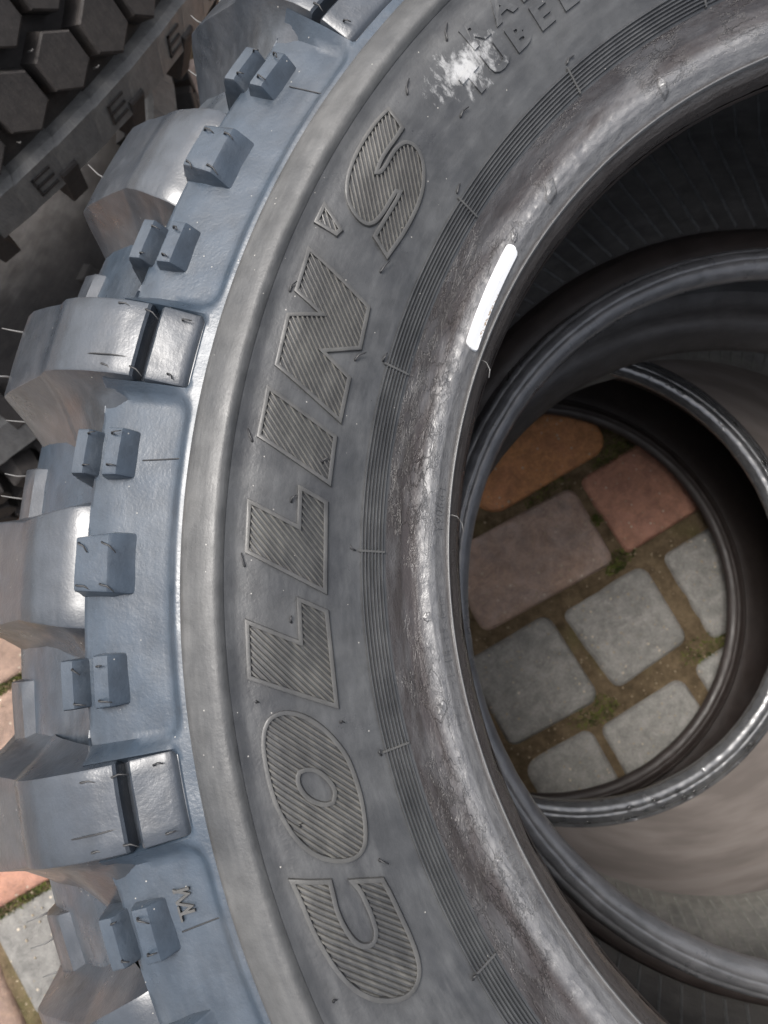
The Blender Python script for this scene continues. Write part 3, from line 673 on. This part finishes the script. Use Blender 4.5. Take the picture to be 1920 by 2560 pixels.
for k in (0, 1, 2, -1):
    a0 = F0 - PER*(k - .5)
    for r in (.3080, .3160):
        for s in (-1, 1):
            a = a0 + s*radians(1.15); hair('vent_hair', r*cos(a)-.001, r*sin(a), T + lerp(r, [.3068, .316], [-.0024, -.0056]), radians(rh.uniform(-20, 10) - k*18), .1, rh.uniform(.004, .006), .00036, M['hair'])
    for s2 in (-1, 1):
        b = a0 + s2*PER*.25
        for r, z in ((.3105, -.0040), (.3195, -.0086)):
            for s in (-1, 1):
                a = b + s*radians(.9); hair('vent_hair', r*cos(a), r*sin(a), T + z, radians(rh.uniform(-20, 20) - k*18), .2, rh.uniform(.0018, .0045), .00034, M['hair'])
for k in range(-2, 4):                                          # hairs poking outwards from the tread edge
    for da, r, z in ((0.02, .3735, -.055), (-.03, .3735, -.057), (.055, .369, -.070), (.11, .3700, -.078), (.135, .3700, -.080), (.165, .3700, -.078), (.225, .372, -.062)):
        a = F0 - PER*k + da; hair('vent_hair', r*cos(a), r*sin(a), T + z, a + rh.uniform(-.2, .2), .25, rh.uniform(.006, .010), .0005, M['hair_pale'])

# thin parting seams of the mould across lugs and panels
def seam(a_of_r, z_of_r, r0, r1, n=24):
    pts = [(r*cos(a_of_r(r)), r*sin(a_of_r(r)), T + z_of_r(r)) for r in (r0 + (r1-r0)*q/n for q in range(n+1))]
    part('mould_seam', tube(pts, .00022, 5), M['hair'], T1)
for k, da in ((0, .018), (1, .022), (2, -.01), (-1, .015)):
    seam(lambda r, k=k, da=da: F0 - k*PER + da*(.9 + 2*(r-.3)), lambda r: ftop(r) + .00005, .3085, .3425)
for a in (173.95, 199.9, 148.0):
    seam(lambda r, a=a: radians(a) + .25*(r-.3), lambda r: lerp(r, [.2862, .287, .300, .310, .3170], [-.0016, -.0030, -.0069, -.0097, -.0132]), .2866, .3008)

# a thread-like sliver of rubber curling off the bead
for (a, L) in ((159.6, .0055), (175.2, .0055)):
    a = radians(a); p = Vector((.2036*cos(a), .2036*sin(a), T - .0288)); q = Vector((-cos(a), -sin(a), 0)); s = Vector((-sin(a), cos(a), 0))*(-1)
    part('rubber_sliver', tube([p, p + q*L*.35 + Vector((0, 0, .001)) - s*L*.1, p + q*L*.7 + Vector((0, 0, .0012)) - s*L*.5, p + q*L*.8 - s*L + Vector((0, 0, .001))], .00022, 6), M['hair_pale'], T1)
# torn scabs of rubber on the bead
for a, r, s in ((125.4, .2108, .0042), (141.6, .2112, .0046), (147.4, .2122, .0026), (184.5, .2125, .0022), (192.2, .2128, .0028), (205.2, .2125, .0022)):
    a = radians(a); rs_ = random.Random(int(a*100)); vs = [(r*cos(a), r*sin(a), T + zf(r) + s*.42)]; fs = []; K = 16
    for lv, (q, h) in enumerate(((.35, .32), (.62, .26), (.86, .22), (1.0, -.12))):
        for i in range(K):
            t = 2*pi*i/K; rr = s*q*(.75 + .5*noise.noise(Vector((cos(t)*1.5, sin(t)*1.5, a*9)))); x, y = r*cos(a)+rr*cos(t)*.75, r*sin(a)+rr*sin(t)*1.15
            vs.append((x, y, T + zf(hypot(x, y)) + s*h*rs_.uniform(.7, 1.2)))
    for i in range(K): fs.append((0, 1+i, 1+(i+1) % K))
    for lv in range(3):
        for i in range(K): fs.append((1+lv*K+i, 1+(lv+1)*K+i, 1+(lv+1)*K+(i+1) % K, 1+lv*K+(i+1) % K))
    part('rubber_scab', mesh_of(vs, fs, True, 50), M['bead'], T1)

# ---------------------------------------------------------------- white label stuck on the bead
def label_build(n, l, b):
    tc = n.new('ShaderNodeTexCoord').outputs['Object']; r, th, pc = polar(n, l, tc, .2)
    c = n.new('ShaderNodeTexBrick')
    v = nz(n, l, pc, 1500, 2, .6)
    m1 = math_(n, l, 'LESS_THAN', r, .2072); m2 = math_(n, l, 'GREATER_THAN', r, .2064)
    t1 = math_(n, l, 'GREATER_THAN', th, radians(22.2)); t2 = math_(n, l, 'LESS_THAN', th, radians(26.9))
    k = math_(n, l, 'MULTIPLY', math_(n, l, 'MULTIPLY', m1, m2), math_(n, l, 'MULTIPLY', t1, t2))
    k = math_(n, l, 'MULTIPLY', k, math_(n, l, 'GREATER_THAN', v, .53))
    l.new(mix(n, l, k, (.78, .78, .78), (.30, .20, .10)), b.inputs['Base Color'])
    n.remove(c)
vs = []; fs = []; n_a = 70; n_r = 8; a_s, a_e = radians(148.4), radians(159.3)
for top in (0, 1):
    for i in range(n_a+1):
        t = i/n_a; a = a_s + (a_e - a_s)*t; s = (a - a_s)*.2085; e = (a_e - a)*.2085; w = .00235; cr = .0019
        q = min(s, e); ww = w if q > cr else w - cr + sqrt(max(0, cr*cr - (cr-q)**2))
        rc_ = lerp(t, [0, 1], [.2101, .2083])
        for j in range(n_r+1):
            r = rc_ + ww*(2*j/n_r - 1); vs.append((r*cos(a), r*sin(a), T + zf(r) + (.0011 if top else -.0006)))
K = n_r+1; B = (n_a+1)*K
for i in range(n_a):
    for j in range(n_r): fs.append((B+i*K+j, B+i*K+j+1, B+(i+1)*K+j+1, B+(i+1)*K+j))
for i in range(n_a):
    for j in (0, n_r): fs.append((i*K+j, (i+1)*K+j, B+(i+1)*K+j, B+i*K+j) if j == 0 else (i*K+j, B+i*K+j, B+(i+1)*K+j, (i+1)*K+j))
for i in (0, n_a):
    for j in range(n_r): fs.append((i*K+j, B+i*K+j, B+i*K+j+1, i*K+j+1) if i == 0 else (i*K+j, i*K+j+1, B+i*K+j+1, B+i*K+j))
part('white_sticker', mesh_of(vs, fs, False), mat('white_sticker', (.86, .86, .86), .35, .5, label_build), T1, 'blank white strip sticker with a faint row of brown print')

# ---------------------------------------------------------------- rain water lying in the middle tyre, drops on its bead
def water_build(n, l, b):
    tc = n.new('ShaderNodeTexCoord').outputs['Object']
    r, th, pc = polar(n, l, tc, .03)
    c = mix(n, l, ramp(n, l, nz(n, l, pc, 75, 3, .5), [(.4, 0.), (.62, 1.)]), (.105, .092, .085), (.145, .128, .119))
    sp = n.new('ShaderNodeVectorMath'); sp.operation = 'DISTANCE'; l.new(tc, sp.inputs[0]); sp.inputs[1].default_value = (.140, -.172, .195)
    k = math_(n, l, 'SUBTRACT', math_(n, l, 'MULTIPLY', nz(n, l, pc, 60, 5, .6, .5), 1.5), math_(n, l, 'MULTIPLY', sp.outputs['Value'], 17.))
    c = mix(n, l, ramp(n, l, k, [(.22, 0.), (.5, .75)]), c, (.34, .17, .08))  # blurred orange reflection painted into the water colour
    l.new(c, b.inputs['Base Color']); bump(n, l, b, nz(n, l, tc, 30, 2), .15, .002)
wt = T2.location; H2 = T + .0075
def puddle(n=200, m=10):
    vs = []; fs = []; hx, hy, cx, cy, R_ = wt.x - .099, wt.y + .033, wt.x + .010, wt.y + .008, .246
    for j in range(n):
        a = 2*pi*j/n; ux, uy = cos(a), sin(a); r0 = .199
        ex, ey = hx - cx, hy - cy; bq = ex*ux + ey*uy; r1 = -bq + sqrt(max(0, bq*bq - (ex*ex + ey*ey - R_*R_)))
        r1 = max(r1, r0 + .001)
        for q in range(m+1): r = r0 + (r1-r0)*q/m; vs.append((hx + r*ux, hy + r*uy, wz))
    for j in range(n):
        for q in range(m): fs.append((j*(m+1)+q, j*(m+1)+q+1, ((j+1) % n)*(m+1)+q+1, ((j+1) % n)*(m+1)+q))
    return mesh_of(vs, fs)
wz = wt.z + .0412 - .004
water = part('water', puddle(), mat('murky_rain_water', (.12, .1, .09), .06, .5, water_build), None, kind='structure')
def drop_mesh(s, seed):
    vs = []; fs = []; K = 10; rd = random.Random(seed); ex = rd.uniform(.8, 1.5)
    for lv in range(4):
        t = pi/2*lv/4
        for i in range(K):
            a = 2*pi*i/K; vs.append((s*cos(t)*cos(a)*ex, s*cos(t)*sin(a), s*.6*sin(t)))
    vs.append((0, 0, s*.6))
    for lv in range(3):
        for i in range(K): fs.append((lv*K+i, lv*K+(i+1) % K, (lv+1)*K+(i+1) % K, (lv+1)*K+i))
    for i in range(K): fs.append((3*K+i, 3*K+(i+1) % K, 4*K))
    return mesh_of(vs, fs)
wd = mat('water_drop', (.9, .9, .9), .02, .5); wdb = wd.node_tree.nodes['Principled BSDF']; wdb.inputs['Transmission Weight'].default_value = 1.0; wdb.inputs['IOR'].default_value = 1.33
VS = []; FS = []; rd = random.Random(4)
for k in range(80):
    a = radians(rd.choice((rd.uniform(-20, 75), rd.uniform(225, 330), rd.uniform(0, 360)))); r = rd.uniform(.1840, .1980); z = lerp(r, [.1830, .1835, .1865, .1905, .1950, .1987], [.0350, .0382, .0392, .0395, .0385, .0350])
    me = drop_mesh(rd.choice((.0012, .0018, .0018, .0028)), k); sx, sy = off2(0, 0, .19, z)[:2]; b0 = len(VS)
    for v in me.vertices:
        x, y = v.co.x*cos(a+pi/2) - v.co.y*sin(a+pi/2), v.co.x*sin(a+pi/2) + v.co.y*cos(a+pi/2)
        VS.append((wt.x + sx + r*cos(a) + x, wt.y + sy + r*sin(a) + y, wt.z + z - .0002 + v.co.z))
    for f in me.polygons: FS.append(tuple(b0+i for i in f.vertices))
    bpy.data.meshes.remove(me)
drops = part('water_drops', mesh_of(VS, FS), wd, None, kind='stuff')
drops['label'] = 'rain drops standing on the wet bead'

# ---------------------------------------------------------------- neighbouring stack : tyres with six-sided tread blocks
def poly_block(outline, h, bevel, top_k=.93):
    K = len(outline); vs = []; fs = []
    for k, z in ((1.06, -.002), (1.0, h-bevel), (top_k, h)):
        for x, y in outline: vs.append((z, x*k, y*k))
    for lv in range(2):
        for q in range(K): fs.append((lv*K+q, lv*K+(q+1) % K, (lv+1)*K+(q+1) % K, (lv+1)*K+q))
    fs.append(tuple(2*K+q for q in range(K)))
    return mesh_of(vs, fs, False)
hexo = [(.0165*cos(radians(60*k+30))*1.0, .0165*sin(radians(60*k+30))*1.05) for k in range(6)]
hexo = [(x + .0, y) for x, y in hexo]
hx = poly_block(hexo, .021, .0012); hx.materials.append(M['hex'])
slat = poly_block([(-.007, -.018), (.007, -.018), (.007, .018), (-.007, .018)], .012, .001); slat.materials.append(M['hex'])
pad = poly_block([(-.023, -.0155), (.021, -.0165), (.021, .0165), (-.023, .0155)], .013, .005, .86); pad.materials.append(M['hexside'])
def emboss():
    VS = []; FS = []
    def bar(x0, x1, y0, y1):
        b0 = len(VS)
        for z in (.012, .0142):
            for x, y in ((x0, y0), (x1, y0), (x1, y1), (x0, y1)): VS.append((z, x, y))
        FS.extend([(b0+4, b0+5, b0+6, b0+7)] + [(b0+q, b0+(q+1) % 4, b0+4+(q+1) % 4, b0+4+q) for q in range(4)])
    s = .0075; bar(-s, -s+.0016, -s, s); bar(-s, s, -s, -s+.0016); bar(-s, s, -.0008, .0008); bar(-s, s, s-.0016, s)
    return mesh_of(VS, FS, False)
eb = emboss(); eb.materials.append(M['hex'])
nh = tube([(0, 0, 0), (.007, 0, .0004), (.0065*1.3, .0004, .0012)], [.0006, .0005, .0004], 5); nh.materials.append(M['hair_pale'])
def hex_tyre(label, loc, rot, R0=.33, W=.20, ph=0.):
    t = thing('tyre', label, 'tyre', loc, 'tyres with six-sided tread blocks standing beside the stack', rot)
    h = W/2
    pr = [(.20, -h+.03), (.215, -h+.015), (.26, -h), (R0-.03, -h+.006), (R0-.006, -h+.022), (R0, -h+.05), (R0, h-.05), (R0-.006, h-.022), (R0-.03, h-.006), (.26, h), (.215, h-.015), (.20, h-.03)]
    part('carcass', revolve(pr[::-1], 160), M['hex'], t)
    pr = [(.20, -h+.03), (.205, -h+.04), (.24, -h+.02), (R0-.03, -h+.025), (R0-.012, 0), (R0-.03, h-.025), (.24, h-.02), (.205, h-.04), (.20, h-.03)]
    part('inner_liner', revolve(pr, 96), M['linerdark'], t)
    n = 60; rj = random.Random(8)
    def at(me, name, a, z, r, tilt=0):
        o = link(bpy.data.objects.new(name, me), t); o.location = (r*cos(a), r*sin(a), z); o.rotation_euler = Matrix.Rotation(a, 3, 'Z').to_3x3().__matmul__(Matrix.Rotation(tilt, 3, 'Y')).to_euler(); return o
    for k in range(n):
        for row, z in enumerate((-.036, 0, .036)):
            a = 2*pi*(k + .5*(row % 2))/n + ph
            o = at(hx, 'hexagonal_block', a + rj.uniform(-.006, .006), z + rj.uniform(-.0012, .0012), R0 - .002 + rj.uniform(-.0025, .002)); q = rj.uniform(.93, 1.06); o.scale = (1, q, rj.uniform(.94, 1.06))
        for s in (-1, 1):
                a = 2*pi*(k + .5)/n + ph
                at(pad, 'shoulder_pad', a, s*(h-.028), R0 - .012, s*-.55); 
                if s < 0 and k % 2:
                    at(eb, 'raised_mark', a, s*(h-.028), R0 - .012, s*-.55)
                at(slat, 'slat_block', a + pi/n*1.0, s*(h-.012), R0 - .022, s*-.8) if k % 2 else None
    for k in range(40):
        a = radians(-75 + 110*random.random()); at(nh, 'vent_hair', a, random.choice((-.05, -.022, .014, .05, -.014, .022)), R0 + .013)
    return t
hex_tyre('dark tyre with hexagonal tread blocks leaning on the neighbouring stack', (-.669, .481, G - .331), (radians(-22), radians(-26), radians(0)), ph=.02)
hex_tyre('brownish lower tyre lying under the leaning one with hexagonal blocks', (-.735, .405, .13), (radians(3), radians(-2), radians(20)), ph=.05)
